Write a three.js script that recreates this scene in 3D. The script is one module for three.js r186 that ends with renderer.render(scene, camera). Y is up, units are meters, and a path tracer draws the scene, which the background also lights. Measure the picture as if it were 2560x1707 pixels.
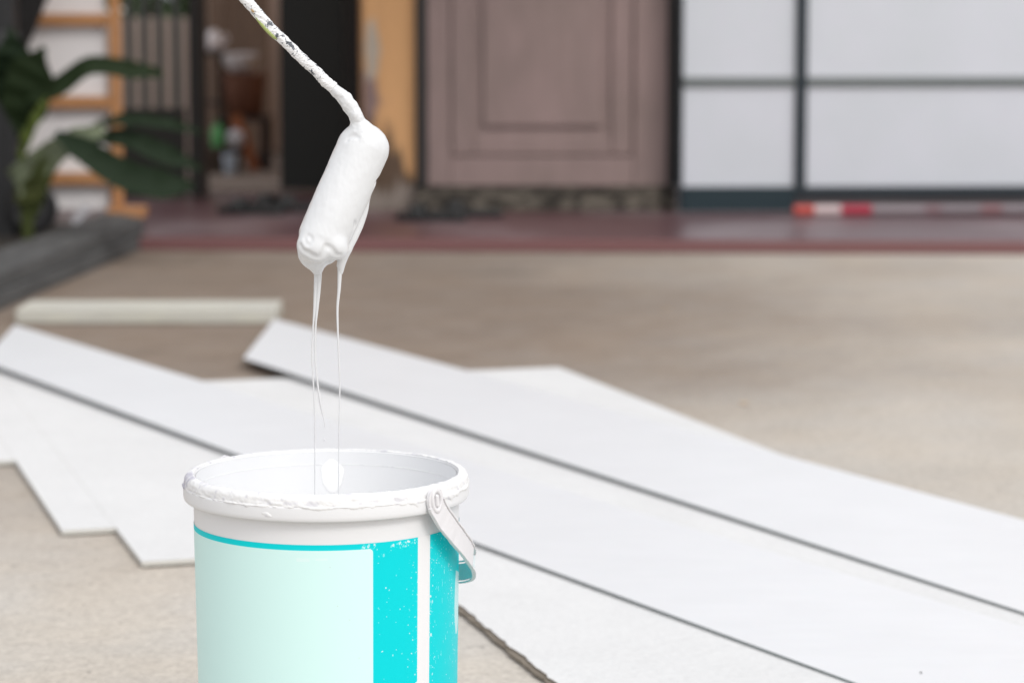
import * as THREE from 'three';
import { ImprovedNoise } from 'three/addons/math/ImprovedNoise.js';
import { MarchingCubes } from 'three/addons/objects/MarchingCubes.js';
import { RoundedBoxGeometry } from 'three/addons/geometries/RoundedBoxGeometry.js';
import { mergeGeometries, mergeVertices } from 'three/addons/utils/BufferGeometryUtils.js';

// ---------------------------------------------------------------- camera, sky, sun, exposure
const scene = new THREE.Scene();
const camera = new THREE.PerspectiveCamera(13.903, 1024 / 682, 0.1, 600);
camera.position.set(0, 0.88, 0);
camera.rotation.set(THREE.MathUtils.degToRad(-7.153), 0, 0);
camera.focus = 2.93;
camera.userData.fStop = 5.0;
camera.updateMatrixWorld();

const renderer = new THREE.WebGLRenderer({ antialias: true });
renderer.setSize(1024, 682);
renderer.toneMapping = THREE.LinearToneMapping;
renderer.toneMappingExposure = 1.28;
renderer.shadowMap.enabled = true;

const SUN_DIR = new THREE.Vector3(0.5, 0.82, 0.72).normalize();
function overcastSky() {
  const w = 256, h = 128, data = new Float32Array(w * h * 4);
  for (let j = 0; j < h; j++) for (let i = 0; i < w; i++) {
    const u = (i + 0.5) / w, v = (j + 0.5) / h;
    const el = (v - 0.5) * Math.PI, az = (u - 0.5) * 2 * Math.PI;
    const d = new THREE.Vector3(Math.cos(el) * Math.cos(az), Math.sin(el), Math.cos(el) * Math.sin(az));
    const up = Math.max(0, d.y), glow = Math.pow(Math.max(0, d.dot(SUN_DIR)), 3.5);
    let L = 0.5 + 0.3 * up + 0.85 * glow;
    if (d.y < 0) L = 0.3;
    const k = (j * w + i) * 4;
    data[k] = L * (0.97 + 0.03 * glow); data[k + 1] = L * 0.99; data[k + 2] = L * (1.045 - 0.06 * glow); data[k + 3] = 1;
  }
  const t = new THREE.DataTexture(data, w, h, THREE.RGBAFormat, THREE.FloatType);
  t.mapping = THREE.EquirectangularReflectionMapping; t.magFilter = THREE.LinearFilter; t.minFilter = THREE.LinearFilter;
  t.needsUpdate = true; return t;
}
scene.background = overcastSky();
scene.environment = scene.background;
const sun = new THREE.DirectionalLight(new THREE.Color(1, 0.965, 0.92), 0.95);
sun.position.copy(SUN_DIR).multiplyScalar(30).add(new THREE.Vector3(0, 0, -5));
sun.target.position.set(0, 0, -5); scene.add(sun, sun.target);
sun.castShadow = true; sun.shadow.radius = 34; sun.shadow.mapSize.set(2048, 2048);
Object.assign(sun.shadow.camera, { left: -14, right: 14, top: 14, bottom: -14, near: 1, far: 70 });

// ---------------------------------------------------------------- helpers
let seed = 71;
const rnd = () => { seed = (seed + 0x6d2b79f5) | 0; let t = Math.imul(seed ^ (seed >>> 15), 1 | seed); t = (t + Math.imul(t ^ (t >>> 7), 61 | t)) ^ t; return ((t ^ (t >>> 14)) >>> 0) / 4294967296; };
const rr = (a, b) => a + (b - a) * rnd();
const perlin = new ImprovedNoise();
const noise = (x, y, z = 0) => perlin.noise(x + 31.7, y + 11.3, z + 5.1);
function fbm(x, y, z = 0, n = 4) { let s = 0, a = 1, t = 0; for (let i = 0; i < n; i++) { s += a * noise(x, y, z); t += a; a *= 0.5; x *= 2.03; y *= 2.03; z *= 2.03; } return s / t; }
const clamp = (x, a = 0, b = 1) => Math.min(b, Math.max(a, x));
const step = (a, b, x) => { const t = clamp((x - a) / (b - a)); return t * t * (3 - 2 * t); };
const mix = (a, b, t) => a + (b - a) * t;
const lattice = Float32Array.from({ length: 65536 }, () => rnd());
function tiled(x, y, p) {                     // value noise that repeats every p cells
  const xi = Math.floor(x), yi = Math.floor(y), fx = x - xi, fy = y - yi, m = (k) => ((k % p) + p) % p;
  const at = (i, j) => lattice[(m(i) * 131 + m(j) * 337 + p * 17) & 65535];
  const sx = fx * fx * (3 - 2 * fx), sy = fy * fy * (3 - 2 * fy);
  return mix(mix(at(xi, yi), at(xi + 1, yi), sx), mix(at(xi, yi + 1), at(xi + 1, yi + 1), sx), sy);
}
function tfbm(u, v, p, n = 4, sx = 1, sy = 1) { let s = 0, a = 1, t = 0; for (let i = 0; i < n; i++) { s += a * tiled(u * p * sx, v * p * sy, p * Math.max(sx, sy)); t += a; a *= 0.55; p *= 2; } return s / t; }
const enc = (x) => { x = clamp(x); return Math.round(255 * (x <= 0.0031308 ? 12.92 * x : 1.055 * Math.pow(x, 1 / 2.4) - 0.055)); };
function colourMap(w, h, fn, repeat) {
  const d = new Uint8Array(w * h * 4);
  for (let j = 0; j < h; j++) for (let i = 0; i < w; i++) { const c = fn((i + 0.5) / w, (j + 0.5) / h), k = 4 * (j * w + i); d[k] = enc(c[0]); d[k + 1] = enc(c[1]); d[k + 2] = enc(c[2]); d[k + 3] = 255; }
  return finish(new THREE.DataTexture(d, w, h), repeat, true);
}
function greyMap(w, h, fn, repeat) {
  const d = new Uint8Array(w * h * 4);
  for (let j = 0; j < h; j++) for (let i = 0; i < w; i++) { const c = Math.round(255 * clamp(fn((i + 0.5) / w, (j + 0.5) / h))), k = 4 * (j * w + i); d[k] = d[k + 1] = d[k + 2] = c; d[k + 3] = 255; }
  return finish(new THREE.DataTexture(d, w, h), repeat, false);
}
function finish(t, repeat, srgb) {
  t.magFilter = THREE.LinearFilter; t.minFilter = THREE.LinearMipmapLinearFilter; t.generateMipmaps = true;
  if (srgb) t.colorSpace = THREE.SRGBColorSpace;
  if (repeat) { t.wrapS = t.wrapT = THREE.RepeatWrapping; t.repeat.set(repeat[0], repeat[1]); }
  t.needsUpdate = true; return t;
}
const mat = (rgb, o = {}) => new THREE.MeshStandardMaterial({ color: new THREE.Color().setRGB(...rgb), roughness: 0.8, ...o });
const phys = (rgb, o = {}) => new THREE.MeshPhysicalMaterial({ color: new THREE.Color().setRGB(...rgb), roughness: 0.5, ...o });
const taken = {};
const numbered = (n) => { const k = taken[n] = (taken[n] ?? -1) + 1; return k ? n + '_' + String(k).padStart(3, '0') : n; };
function tag(o, label, category, group) { o.userData.label = label; o.userData.category = category; if (group) o.userData.group = group; return o; }
function thing(name, label, category, pos = [0, 0, 0], turn = 0, group) {
  const o = new THREE.Group(); o.name = numbered(name); o.position.set(...pos); o.rotation.y = turn; scene.add(o);
  return tag(o, label, category, group);
}
function part(name, geo, m, parent, label) {
  const o = new THREE.Mesh(Array.isArray(geo) ? mergeGeometries(geo.map((g) => (g.index ? g.toNonIndexed() : g))) : geo, m);
  o.name = name; o.castShadow = o.receiveShadow = true; parent.add(o);
  if (label) o.userData.label = label;
  return o;
}
function solo(name, geo, m, label, category, group) { const o = part(numbered(name), geo, m, scene); return tag(o, label, category, group); }
function structure(name, geo, m) { const o = part(name, geo, m, scene); o.userData.kind = 'structure'; return o; }
const box = (x0, x1, y0, y1, z0, z1, r = 0) => {
  const w = x1 - x0, h = y1 - y0, d = z1 - z0;
  const g = r ? new RoundedBoxGeometry(w, h, d, 2, Math.min(r, w / 2.1, h / 2.1, d / 2.1)) : new THREE.BoxGeometry(w, h, d);
  return metres(g.translate((x0 + x1) / 2, (y0 + y1) / 2, (z0 + z1) / 2));
};
function metres(g) {                          // box-projected uv in metres
  const p = g.attributes.position, n = g.attributes.normal, uv = new Float32Array(p.count * 2);
  for (let i = 0; i < p.count; i++) {
    const ax = Math.abs(n.getX(i)), ay = Math.abs(n.getY(i)), az = Math.abs(n.getZ(i));
    if (ay >= ax && ay >= az) { uv[2 * i] = p.getX(i); uv[2 * i + 1] = p.getZ(i); } else if (az >= ax) { uv[2 * i] = p.getX(i); uv[2 * i + 1] = p.getY(i); } else { uv[2 * i] = p.getZ(i); uv[2 * i + 1] = p.getY(i); }
  }
  g.setAttribute('uv', new THREE.BufferAttribute(uv, 2)); return g;
}
function sweep(pts, radii, sides = 10, wobble = 0, per = 4, closed = true) {   // round rod of changing thickness along a smooth line
  const curve = new THREE.CatmullRomCurve3(pts.map((p) => new THREE.Vector3(...p)), false, 'centripetal');
  const N = (pts.length - 1) * per, frames = curve.computeFrenetFrames(N, false), pos = [], uv = [], idx = [];
  for (let i = 0; i <= N; i++) {
    const t = i / N, c = curve.getPoint(t), f = t * (radii.length - 1), k = Math.min(radii.length - 2, Math.floor(f)), r0 = mix(radii[k], radii[k + 1], f - k);
    for (let j = 0; j <= sides; j++) {
      const a = (j % sides) / sides * 2 * Math.PI, nx = frames.normals[i], bx = frames.binormals[i];
      let r = r0;
      if (wobble) r += wobble * (fbm(c.x * 160 + Math.cos(a) * 2, c.y * 160 + Math.sin(a) * 2, 3, 3) * 1.2 + 0.6 * noise(c.x * 500 + Math.cos(a) * 3, c.y * 500 + Math.sin(a) * 3, 9));
      pos.push(c.x + r * (Math.cos(a) * nx.x + Math.sin(a) * bx.x), c.y + r * (Math.cos(a) * nx.y + Math.sin(a) * bx.y), c.z + r * (Math.cos(a) * nx.z + Math.sin(a) * bx.z));
      uv.push(t, j / sides);
      if (i < N && j < sides) { const q = i * (sides + 1) + j; idx.push(q, q + sides + 1, q + 1, q + 1, q + sides + 1, q + sides + 2); }
    }
  }
  if (closed) for (const e of [0, N]) { const c = curve.getPoint(e / N), q = pos.length / 3; pos.push(c.x, c.y, c.z); uv.push(e / N, 0.5); for (let j = 0; j < sides; j++) { const a = e * (sides + 1) + j; e ? idx.push(a, q, a + 1) : idx.push(a, a + 1, q); } }
  const g = new THREE.BufferGeometry(); g.setAttribute('position', new THREE.Float32BufferAttribute(pos, 3)); g.setAttribute('uv', new THREE.Float32BufferAttribute(uv, 2)); g.setIndex(idx); g.computeVertexNormals(); return g;
}
function board(outline, y0, thick, bevel = 0.001, lift) {     // flat board: outline in (x, z), top at y0 + thick
  const s = new THREE.Shape(); outline.forEach(([x, z], i) => (i ? s.lineTo(x, -z) : s.moveTo(x, -z)));
  const g = new THREE.ExtrudeGeometry(s, { depth: thick - 2 * bevel, bevelEnabled: true, bevelSize: bevel, bevelThickness: bevel, bevelOffset: -bevel, bevelSegments: 2, steps: 1 });
  g.translate(0, 0, bevel); g.rotateX(-Math.PI / 2); g.translate(0, y0, 0);
  if (lift) { const p = g.attributes.position; for (let i = 0; i < p.count; i++) p.setY(i, p.getY(i) + lift(p.getX(i), p.getZ(i))); }
  return g;
}

// ---------------------------------------------------------------- materials
const concreteMap = colourMap(1024, 1024, (u, v) => {
  const a = tfbm(u, v, 6, 5) - 0.5, f = tfbm(u, v, 200, 2) - 0.5, g = tiled(u * 480, v * 480, 480), pit = tiled(u * 170, v * 170, 170);
  let k = 1 + 0.16 * a + 0.22 * f + 0.22 * (g - 0.5); if (pit > 0.93) k *= 0.74;
  const warm = tfbm(u, v, 9, 3) - 0.5;
  return [0.505 * k * (1 + 0.06 * warm), 0.467 * k, 0.415 * k * (1 - 0.08 * warm)];
}, [1 / 1.7, 1 / 1.7]);
const concreteBump = greyMap(1024, 1024, (u, v) => 0.5 + 0.8 * (tfbm(u, v, 110, 3) - 0.5) + 0.25 * (tfbm(u, v, 12, 3) - 0.5), [1 / 1.7, 1 / 1.7]);
const paintMap = colourMap(512, 512, (u, v) => { const s = tfbm(u, v, 8, 4, 1, 4) - 0.5, m = tfbm(u, v, 5, 4) - 0.5, k = 1 + 0.05 * s + 0.06 * m; return [0.715 * k, 0.724 * k, 0.74 * k]; }, [1 / 0.8, 1 / 0.8]);
const roughBoardMap = colourMap(1024, 1024, (u, v) => { const m = tfbm(u, v, 6, 5) - 0.5, f = tfbm(u, v, 120, 2) - 0.5, k = 1 + 0.09 * m + 0.10 * f; return [0.65 * k, 0.65 * k, 0.647 * k]; }, [1 / 0.7, 1 / 0.7]);
const roughBoardBump = greyMap(1024, 1024, (u, v) => tfbm(u, v, 70, 4), [1 / 0.7, 1 / 0.7]);
const M = {
  concrete: mat([1, 1, 1], { map: concreteMap, bumpMap: concreteBump, bumpScale: 0.004, roughness: 0.93, vertexColors: true }),
  boardPaint: mat([1, 1, 1], { map: paintMap, roughness: 0.42 }),
  boardRough: mat([1, 1, 1], { map: roughBoardMap, bumpMap: roughBoardBump, bumpScale: 0.0014, roughness: 0.9 }),
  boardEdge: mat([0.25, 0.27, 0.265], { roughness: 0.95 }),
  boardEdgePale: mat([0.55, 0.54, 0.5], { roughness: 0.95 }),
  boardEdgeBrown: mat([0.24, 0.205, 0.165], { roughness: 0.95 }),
  wetPaint: phys([0.69, 0.70, 0.71], { roughness: 0.22, specularIntensity: 0.8 }),
  plastic: phys([0.765, 0.77, 0.78], { roughness: 0.34 }),
  crust: mat([0.77, 0.77, 0.768], { roughness: 0.72, vertexColors: true }),
};

// ---------------------------------------------------------------- ground, porch, planting bed
{
  const g = new THREE.PlaneGeometry(1, 1, 180, 260); g.rotateX(-Math.PI / 2);
  const p = g.attributes.position, uv = g.attributes.uv, col = new Float32Array(p.count * 3);
  const far = (t, n, f) => Math.sign(t) * (n * Math.abs(t) + (f - n) * Math.pow(Math.abs(t), 7));
  for (let i = 0; i < p.count; i++) {
    const x = far(p.getX(i) * 2, 5, 240), z = -6 + far(p.getZ(i) * 2, 7, 240); p.setXYZ(i, x, 0, z); uv.setXY(i, x, z);
    let m = 1 + 0.07 * fbm(x * 0.8, z * 0.8, 2, 4) + 0.035 * fbm(x * 5.1, z * 5.1, 7, 4);
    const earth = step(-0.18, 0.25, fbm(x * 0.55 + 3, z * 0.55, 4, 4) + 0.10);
    const damp = step(0.02, 0.4, 0.55 - Math.hypot((x - 0.02) / 0.42, (z + 8.75) / 0.16) + 0.75 * fbm(x * 4, z * 6, 9, 3));
    m *= 1 - 0.4 * damp;
    const yard = fbm(x * 0.9 + 7, z * 0.9, 3, 5), earthShade = step(-0.2, 0.34, 0.5 - Math.hypot((x + 0.9) / 2.3, (z + 7.9) / 3.3) * 0.5 + 0.2 * yard + 0.05 * fbm(x * 24, z * 24, 5, 2));   // brown earth with painted shade over the left back yard
    const e = Math.max(0.14 * earth, earthShade * (0.9 + 0.1 * clamp(0.5 + 2 * fbm(x * 9, z * 9, 6, 3))));
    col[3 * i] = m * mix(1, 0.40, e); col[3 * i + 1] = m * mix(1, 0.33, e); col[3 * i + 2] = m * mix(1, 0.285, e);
  }
  g.setAttribute('color', new THREE.BufferAttribute(col, 3)); g.computeVertexNormals();
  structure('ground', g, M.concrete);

  const porchTone = colourMap(512, 512, (u, v) => { const a = tfbm(u, v, 5, 5), d = step(0.5, 0.7, tfbm(u + 0.3, v, 4, 5)), k = 0.8 + 0.5 * a; return [mix(0.1, 0.175, d) * k, mix(0.048, 0.122, d) * k, mix(0.053, 0.13, d) * k]; }, [0.5, 0.5]);
  const s = new THREE.Shape([[-2.6, 9.565], [4, 9.225], [4, 13.2], [-2.6, 13.2]].map((q) => new THREE.Vector2(...q)));
  const pg = new THREE.ExtrudeGeometry(s, { depth: 0.037, bevelEnabled: true, bevelSize: 0.004, bevelThickness: 0.004, bevelOffset: -0.004, bevelSegments: 2 });
  pg.rotateX(-Math.PI / 2).translate(0, 0.004, 0);
  const slab = new THREE.Mesh(pg, [phys([1, 1, 1], { map: porchTone, roughness: 0.34 }), phys([0.18, 0.08, 0.08], { roughness: 0.5 })]);
  slab.name = 'porch_floor'; slab.userData.kind = 'structure'; slab.castShadow = slab.receiveShadow = true; scene.add(slab);
  const soilMap = colourMap(512, 512, (u, v) => { const a = tfbm(u, v, 20, 4), b = tiled(u * 90, v * 90, 90), k = 0.5 + 0.9 * a; return b > 0.93 ? [0.11, 0.05, 0.03] : [0.03 * k, 0.025 * k, 0.02 * k]; }, [1, 1]);
  const bed = new THREE.PlaneGeometry(3.4, 4.4, 60, 60); bed.rotateX(-Math.PI / 2);
  const bp = bed.attributes.position; for (let i = 0; i < bp.count; i++) bp.setY(i, 0.03 * fbm(bp.getX(i) * 3, bp.getZ(i) * 3, 1));
  bed.translate(-3.13, 0.062, -7.75); structure('garden_bed', metres(bed), mat([1, 1, 1], { map: soilMap, roughness: 1 }));
  const fl = new THREE.BoxGeometry(3, 0.05, 4.6); fl.translate(-1.3, 0.028, -13.9 - 0.02);
  structure('passage_floor', metres(fl), mat([0.19, 0.15, 0.125], { roughness: 0.9, bumpMap: concreteBump, bumpScale: 0.003 }));
}

// ---------------------------------------------------------------- house: walls, added shade casters
const house = thing('house', 'tan plastered house wall with flaking paint at its foot, between black doorway and brown door', 'house');
{
  const pier = colourMap(256, 1024, (u, v) => {                  // u across 0.2 m, v up 1 m
    const n = tfbm(u, v, 6, 5) - 0.5, f = tfbm(u, v, 40, 3) - 0.5;
    const c = [0.68, 0.385, 0.18].map((x) => x * (1 + 0.18 * n + 0.12 * f));
    const x = u, y = v;
    const bare = step(0.0, 0.10, 0.30 - Math.hypot((x - 0.18) / 0.85, (y - 0.60) / 0.42) + 0.5 * n);     // grey render where paint has fallen off
    const bare2 = step(0.0, 0.10, 0.36 - Math.hypot((x - 0.05) / 0.95, (y - 0.43) / 0.36) + 0.5 * n);
    const brown = step(-0.05, 0.06, 0.235 - y + 0.25 * (0.55 - x) + 0.28 * n);
    const foot = step(-0.02, 0.04, 0.10 - y + 0.12 * n);
    const put = (t, q) => { for (let k = 0; k < 3; k++) c[k] = mix(c[k], q[k] * (1 + 0.4 * f + 0.3 * n), t); };
    put(bare2, [0.26, 0.18, 0.165]); put(bare, [0.46, 0.40, 0.33]); put(brown, [0.115, 0.075, 0.05]); put(foot, [0.26, 0.22, 0.19]);
    return c;
  });
  const g = new THREE.BoxGeometry(0.198, 1.0, 0.35); g.translate(-0.467, 0.545, -10.895);
  part('wall', g, mat([1, 1, 1], { map: pier, roughness: 0.92 }), house, 'tan wall strip with bare grey patch and brown crumbled foot');
  const wm = mat([0.5, 0.3, 0.16], { roughness: 0.92 });
  part('wall', [box(-0.566, -0.368, 1.046, 2.1, -11.07, -10.72), box(-0.97, 4, 2.102, 3.0, -11.07, -10.72), box(2.26, 4, 0.046, 2.1, -11.07, -10.72), box(-0.6, -0.4, 0.05, 3.0, -15.9, -11.08)], wm, house);
  part('shade_roof', box(-0.35, 0.95, 2.7, 2.8, -11.2, -8.2), mat([0.2, 0.17, 0.15]), house);  // unseen canopy, added and sized for the shade it throws at the back
  part('shade_wing', box(-4.6, -3.45, 0.0, 3.6, -11.0, -8.2), wm, house);  // unseen wall, put in to keep light off the back left
  part('threshold', (() => {
    const q = new THREE.BoxGeometry(1.0, 0.086, 0.16, 60, 8, 3); const p = q.attributes.position;
    for (let i = 0; i < p.count; i++) { const x = p.getX(i), y = p.getY(i); p.setZ(i, p.getZ(i) + 0.012 * fbm(x * 22, y * 30, 1)); p.setY(i, y + (y > 0.03 ? 0.008 * fbm(x * 14, 0, 2) : 0)); }
    q.computeVertexNormals(); return metres(q.translate(0.13, 0.0905, -10.735));
  })(), mat([1, 1, 1], { roughness: 0.95, map: colourMap(512, 128, (u, v) => { const a = tfbm(u, v, 12, 4, 2, 1), k = 0.35 + 1.3 * step(0.35, 0.7, a); return [0.095 * k, 0.082 * k, 0.066 * k]; }, [1, 4]) }), house, 'rough dark stone threshold under the brown door');
}
const blackWood = mat([0.018, 0.017, 0.017], { roughness: 0.55 });

// ---------------------------------------------------------------- brown panelled door
{
  const grain = colourMap(512, 512, (u, v) => { const s = tfbm(u, v, 10, 4, 4, 1) - 0.5, m = tfbm(u, v, 4, 4) - 0.5, k = 1 + 0.22 * s + 0.34 * m; return [0.262 * k, 0.19 * k * (1 - 0.05 * m), 0.176 * k]; }, [1 / 1.1, 1 / 1.1]);
  const dm = phys([1, 1, 1], { map: grain, roughness: 0.55 });
  const d = thing('wooden_door', 'dusty mauve brown wooden door with a raised centre panel and black frame', 'door', [0.13, 0.138, -10.69]);
  const X = (x) => x - 0.13, Y = (y) => y - 0.138, B = (x0, x1, y0, y1, z0, z1, r) => box(X(x0), X(x1), Y(y0), Y(y1), z0, z1, r);
  part('door_leaf', B(-0.322, 0.591, 0.138, 2.08, -0.05, -0.014), dm, d);
  part('stile', B(-0.322, -0.236, 0.138, 2.08, -0.03, 0.012, 0.003), dm, d);
  part('stile', B(0.466, 0.591, 0.138, 2.08, -0.03, 0.012, 0.003), dm, d);
  part('rail', B(-0.234, 0.464, 0.138, 0.25, -0.03, 0.012, 0.003), dm, d);
  part('rail', B(-0.234, 0.464, 1.96, 2.08, -0.03, 0.012, 0.003), dm, d);
  const mould = (x0, x1, y0, y1) => part('moulding', B(x0, x1, y0, y1, -0.03, 0.003, 0.006), dm, d);
  mould(-0.230, -0.146, 0.256, 1.954); mould(0.380, 0.458, 0.256, 1.954); mould(-0.144, 0.378, 0.256, 0.328); mould(-0.144, 0.378, 1.882, 1.954);
  part('panel', B(-0.108, 0.343, 0.366, 1.846, -0.03, 0.004, 0.004), dm, d);
  const jamb = (x0, x1) => part('door_frame', B(x0, x1, 0.138, 2.1, -0.10, 0.0, 0.003), blackWood, d);
  jamb(-0.367, -0.325); jamb(0.594, 0.636); part('door_frame', B(-0.323, 0.592, 2.083, 2.101, -0.10, 0.0), blackWood, d);
}

// ---------------------------------------------------------------- white panelled gate on the right
{
  const navy = mat([0.012, 0.022, 0.03], { roughness: 0.5 }), grey = mat([0.13, 0.15, 0.15], { roughness: 0.6 });
  const pane = phys([1, 1, 1], { roughness: 0.24, map: colourMap(256, 256, (u, v) => { const m = tfbm(u, v, 4, 5) - 0.5, k = 1 + 0.10 * m; return [0.62 * k, 0.645 * k * (1 - 0.03 * m), 0.69 * k]; }, [1 / 0.9, 1 / 0.9]) });
  const t = thing('panelled_gate', 'white panelled gate with dark navy frame and grey middle rail on the right', 'gate', [0.632, 0.046, -10.56], 0.045);
  const B = (x0, x1, y0, y1, z0, z1, r) => box(x0 - 0.632, x1 - 0.632, y0 - 0.046, y1 - 0.046, z0, z1, r);
  for (const [x0, x1] of [[0.644, 1.068], [1.113, 2.2]]) {
    part('pane', B(x0, x1, 0.145, 0.516, -0.02, 0), pane, t); part('pane', B(x0, x1, 0.556, 1.3, -0.02, 0), pane, t); part('pane', B(x0, x1, 1.34, 2.0, -0.02, 0), pane, t);
    part('rail', B(x0, x1, 0.518, 0.554, -0.03, 0.012, 0.004), grey, t); part('rail', B(x0, x1, 1.302, 1.338, -0.03, 0.012, 0.004), grey, t);
  }
  part('mullion', B(1.07, 1.111, 0.143, 2.0, -0.03, 0.02, 0.004), navy, t);
  part('frame_post', B(0.632, 0.642, 0.05, 2.05, -0.05, 0.02, 0.002), navy, t); part('frame_post', B(2.202, 2.245, 0.05, 2.05, -0.05, 0.02, 0.004), navy, t);
  part('frame_rail', B(0.644, 2.2, 2.002, 2.05, -0.05, 0.02), navy, t);
  part('base_panel', B(0.644, 1.068, 0.05, 0.141, -0.03, 0.02, 0.004), mat([0.006, 0.022, 0.03], { roughness: 0.6 }), t, 'dark navy base panel');
  part('frame_rail', B(1.07, 2.2, 0.105, 0.141, -0.03, 0.02, 0.004), navy, t);
  part('kick_board', B(1.07, 2.2, 0.05, 0.103, -0.06, -0.02), mat([0.2, 0.19, 0.19]), t);
}

// ---------------------------------------------------------------- red and white pole lying on the porch
{
  const pole = thing('striped_pole', 'red and white striped pole lying on the porch under the white gate', 'pole', [1.05, 0.066, -10.40], 0.045);
  const tones = [[0.5, 0.07, 0.055], [0.56, 0.44, 0.44], [0.38, 0.02, 0.05], [0.24, 0.2, 0.215], [0.2, 0.12, 0.135], [0.21, 0.175, 0.19], [0.22, 0.11, 0.12], [0.22, 0.185, 0.2], [0.42, 0.4, 0.42]];
  const len = [0.075, 0.10, 0.115, 0.20, 0.06, 0.15, 0.08, 0.11, 0.3]; let x = 0;
  tones.forEach((c, i) => { const g = new THREE.CylinderGeometry(0.0195, 0.0195, len[i] - 0.0006, 18); g.rotateZ(Math.PI / 2).translate(x + len[i] / 2, 0, 0); part('stripe', g, mat(c, { roughness: 0.5 }), pole); x += len[i]; });
}

// ---------------------------------------------------------------- black doorway and what stands behind
{
  const dk = mat([0.010, 0.0125, 0.0115], { roughness: 0.6 }), dg = mat([0.021, 0.02, 0.02], { roughness: 0.7 });
  const t = thing('black_door', 'black green plain metal door standing beside the tan wall', 'door', [-0.84, 0.046, -11.7]);
  part('door_leaf', box(-0.128, 0.142, 0.006, 2.05, -0.04, 0, 0.004), dk, t);
  part('door_frame', box(0.145, 0.218, 0.002, 2.05, -0.06, 0.01, 0.004), dg, t);
  part('door_frame', box(0.222, 0.27, 0.002, 2.05, 0.1, 0.16, 0.004), dk, t);
  part('handle', box(-0.1, -0.08, 0.95, 1.07, 0, 0.03, 0.006), mat([0.3, 0.3, 0.3], { metalness: 0.9, roughness: 0.4 }), t);
}
{
  // barred gate
  const bar = mat([0.055, 0.062, 0.059], { roughness: 0.6 }), dk = mat([0.016, 0.015, 0.0145], { roughness: 0.7 });
  const t = thing('barred_gate', 'dark metal barred gate with solid lower panel, left of the passage', 'gate', [-1.42, 0.046, -11.35]);
  for (const x of [-1.607, -1.545, -1.484, -1.423, -1.356]) part('bar', box(x + 1.42 - 0.0165, x + 1.42 + 0.0165, 0.362, 1.9, -0.012, 0.012, 0.003), bar, t);
  part('lower_panel', box(-0.21, 0.098, 0.0, 0.312, -0.006, 0.006, 0.002), dk, t);
  part('rail', box(-0.21, 0.098, 0.314, 0.36, -0.016, 0.016, 0.003), dk, t); part('rail', box(-0.21, 0.098, 1.902, 1.95, -0.016, 0.016, 0.003), bar, t);
  part('gate_post', box(0.115, 0.166, 0, 2.0, -0.03, 0.03, 0.003), dk, t);
  const p = solo('timber_post', box(-1.262, -1.238, 0.046, 2.1, -11.42, -11.38, 0.004), mat([0.055, 0.037, 0.028]), 'thin dark brown timber post on the right of the barred gate', 'post');
  p.castShadow = true;
  solo('garden_wall', box(-4.2, -1.5, 0.05, 0.742, -14.3, -14.1, 0.01), mat([0.46, 0.38, 0.335], { roughness: 0.95, bumpMap: concreteBump, bumpScale: 0.004 }), 'low beige garden wall seen through the bars of the gate', 'wall');
}
function leafMass(n, cx, cy, cz, sx, sy, sz, size, hollow = 0) {         // many separate leaves through a volume, gathered in clumps
  const gs = [], q = new THREE.Object3D(); const base = new THREE.PlaneGeometry(1, 0.5, 2, 1), bp = base.attributes.position;
  for (let i = 0; i < bp.count; i++) { const x = bp.getX(i); if (Math.abs(x) > 0.4) bp.setY(i, bp.getY(i) * 0.2); bp.setZ(i, -0.25 * x * x); }
  const clumps = Array.from({ length: Math.max(6, n / 70 | 0) }, () => { let a; do a = [rr(-1, 1), rr(-1, 1), rr(-1, 1)]; while (Math.hypot(...a) > 1 || Math.hypot(...a) < hollow); return a; });
  const pos = [], idx = [];
  for (let i = 0; i < n; i++) {
    const c = clumps[i % clumps.length]; q.position.set(cx + sx * (c[0] + rr(-0.3, 0.3)), cy + sy * (c[1] + rr(-0.25, 0.25)), cz + sz * (c[2] + rr(-0.3, 0.3)));
    q.rotation.set(rr(-1.2, 1.2), rr(0, 6.28), rr(-0.9, 0.9)); const s = size * rr(0.6, 1.3); q.scale.set(s, s, s); q.updateMatrix();
    const b0 = pos.length / 3; for (let k = 0; k < bp.count; k++) { const v = new THREE.Vector3().fromBufferAttribute(bp, k).applyMatrix4(q.matrix); pos.push(v.x, v.y, v.z); }
    for (const k of base.index.array) idx.push(b0 + k);
  }
  const g = new THREE.BufferGeometry(); g.setAttribute('position', new THREE.Float32BufferAttribute(pos, 3)); g.setIndex(idx); g.computeVertexNormals(); return g;
}
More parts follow.
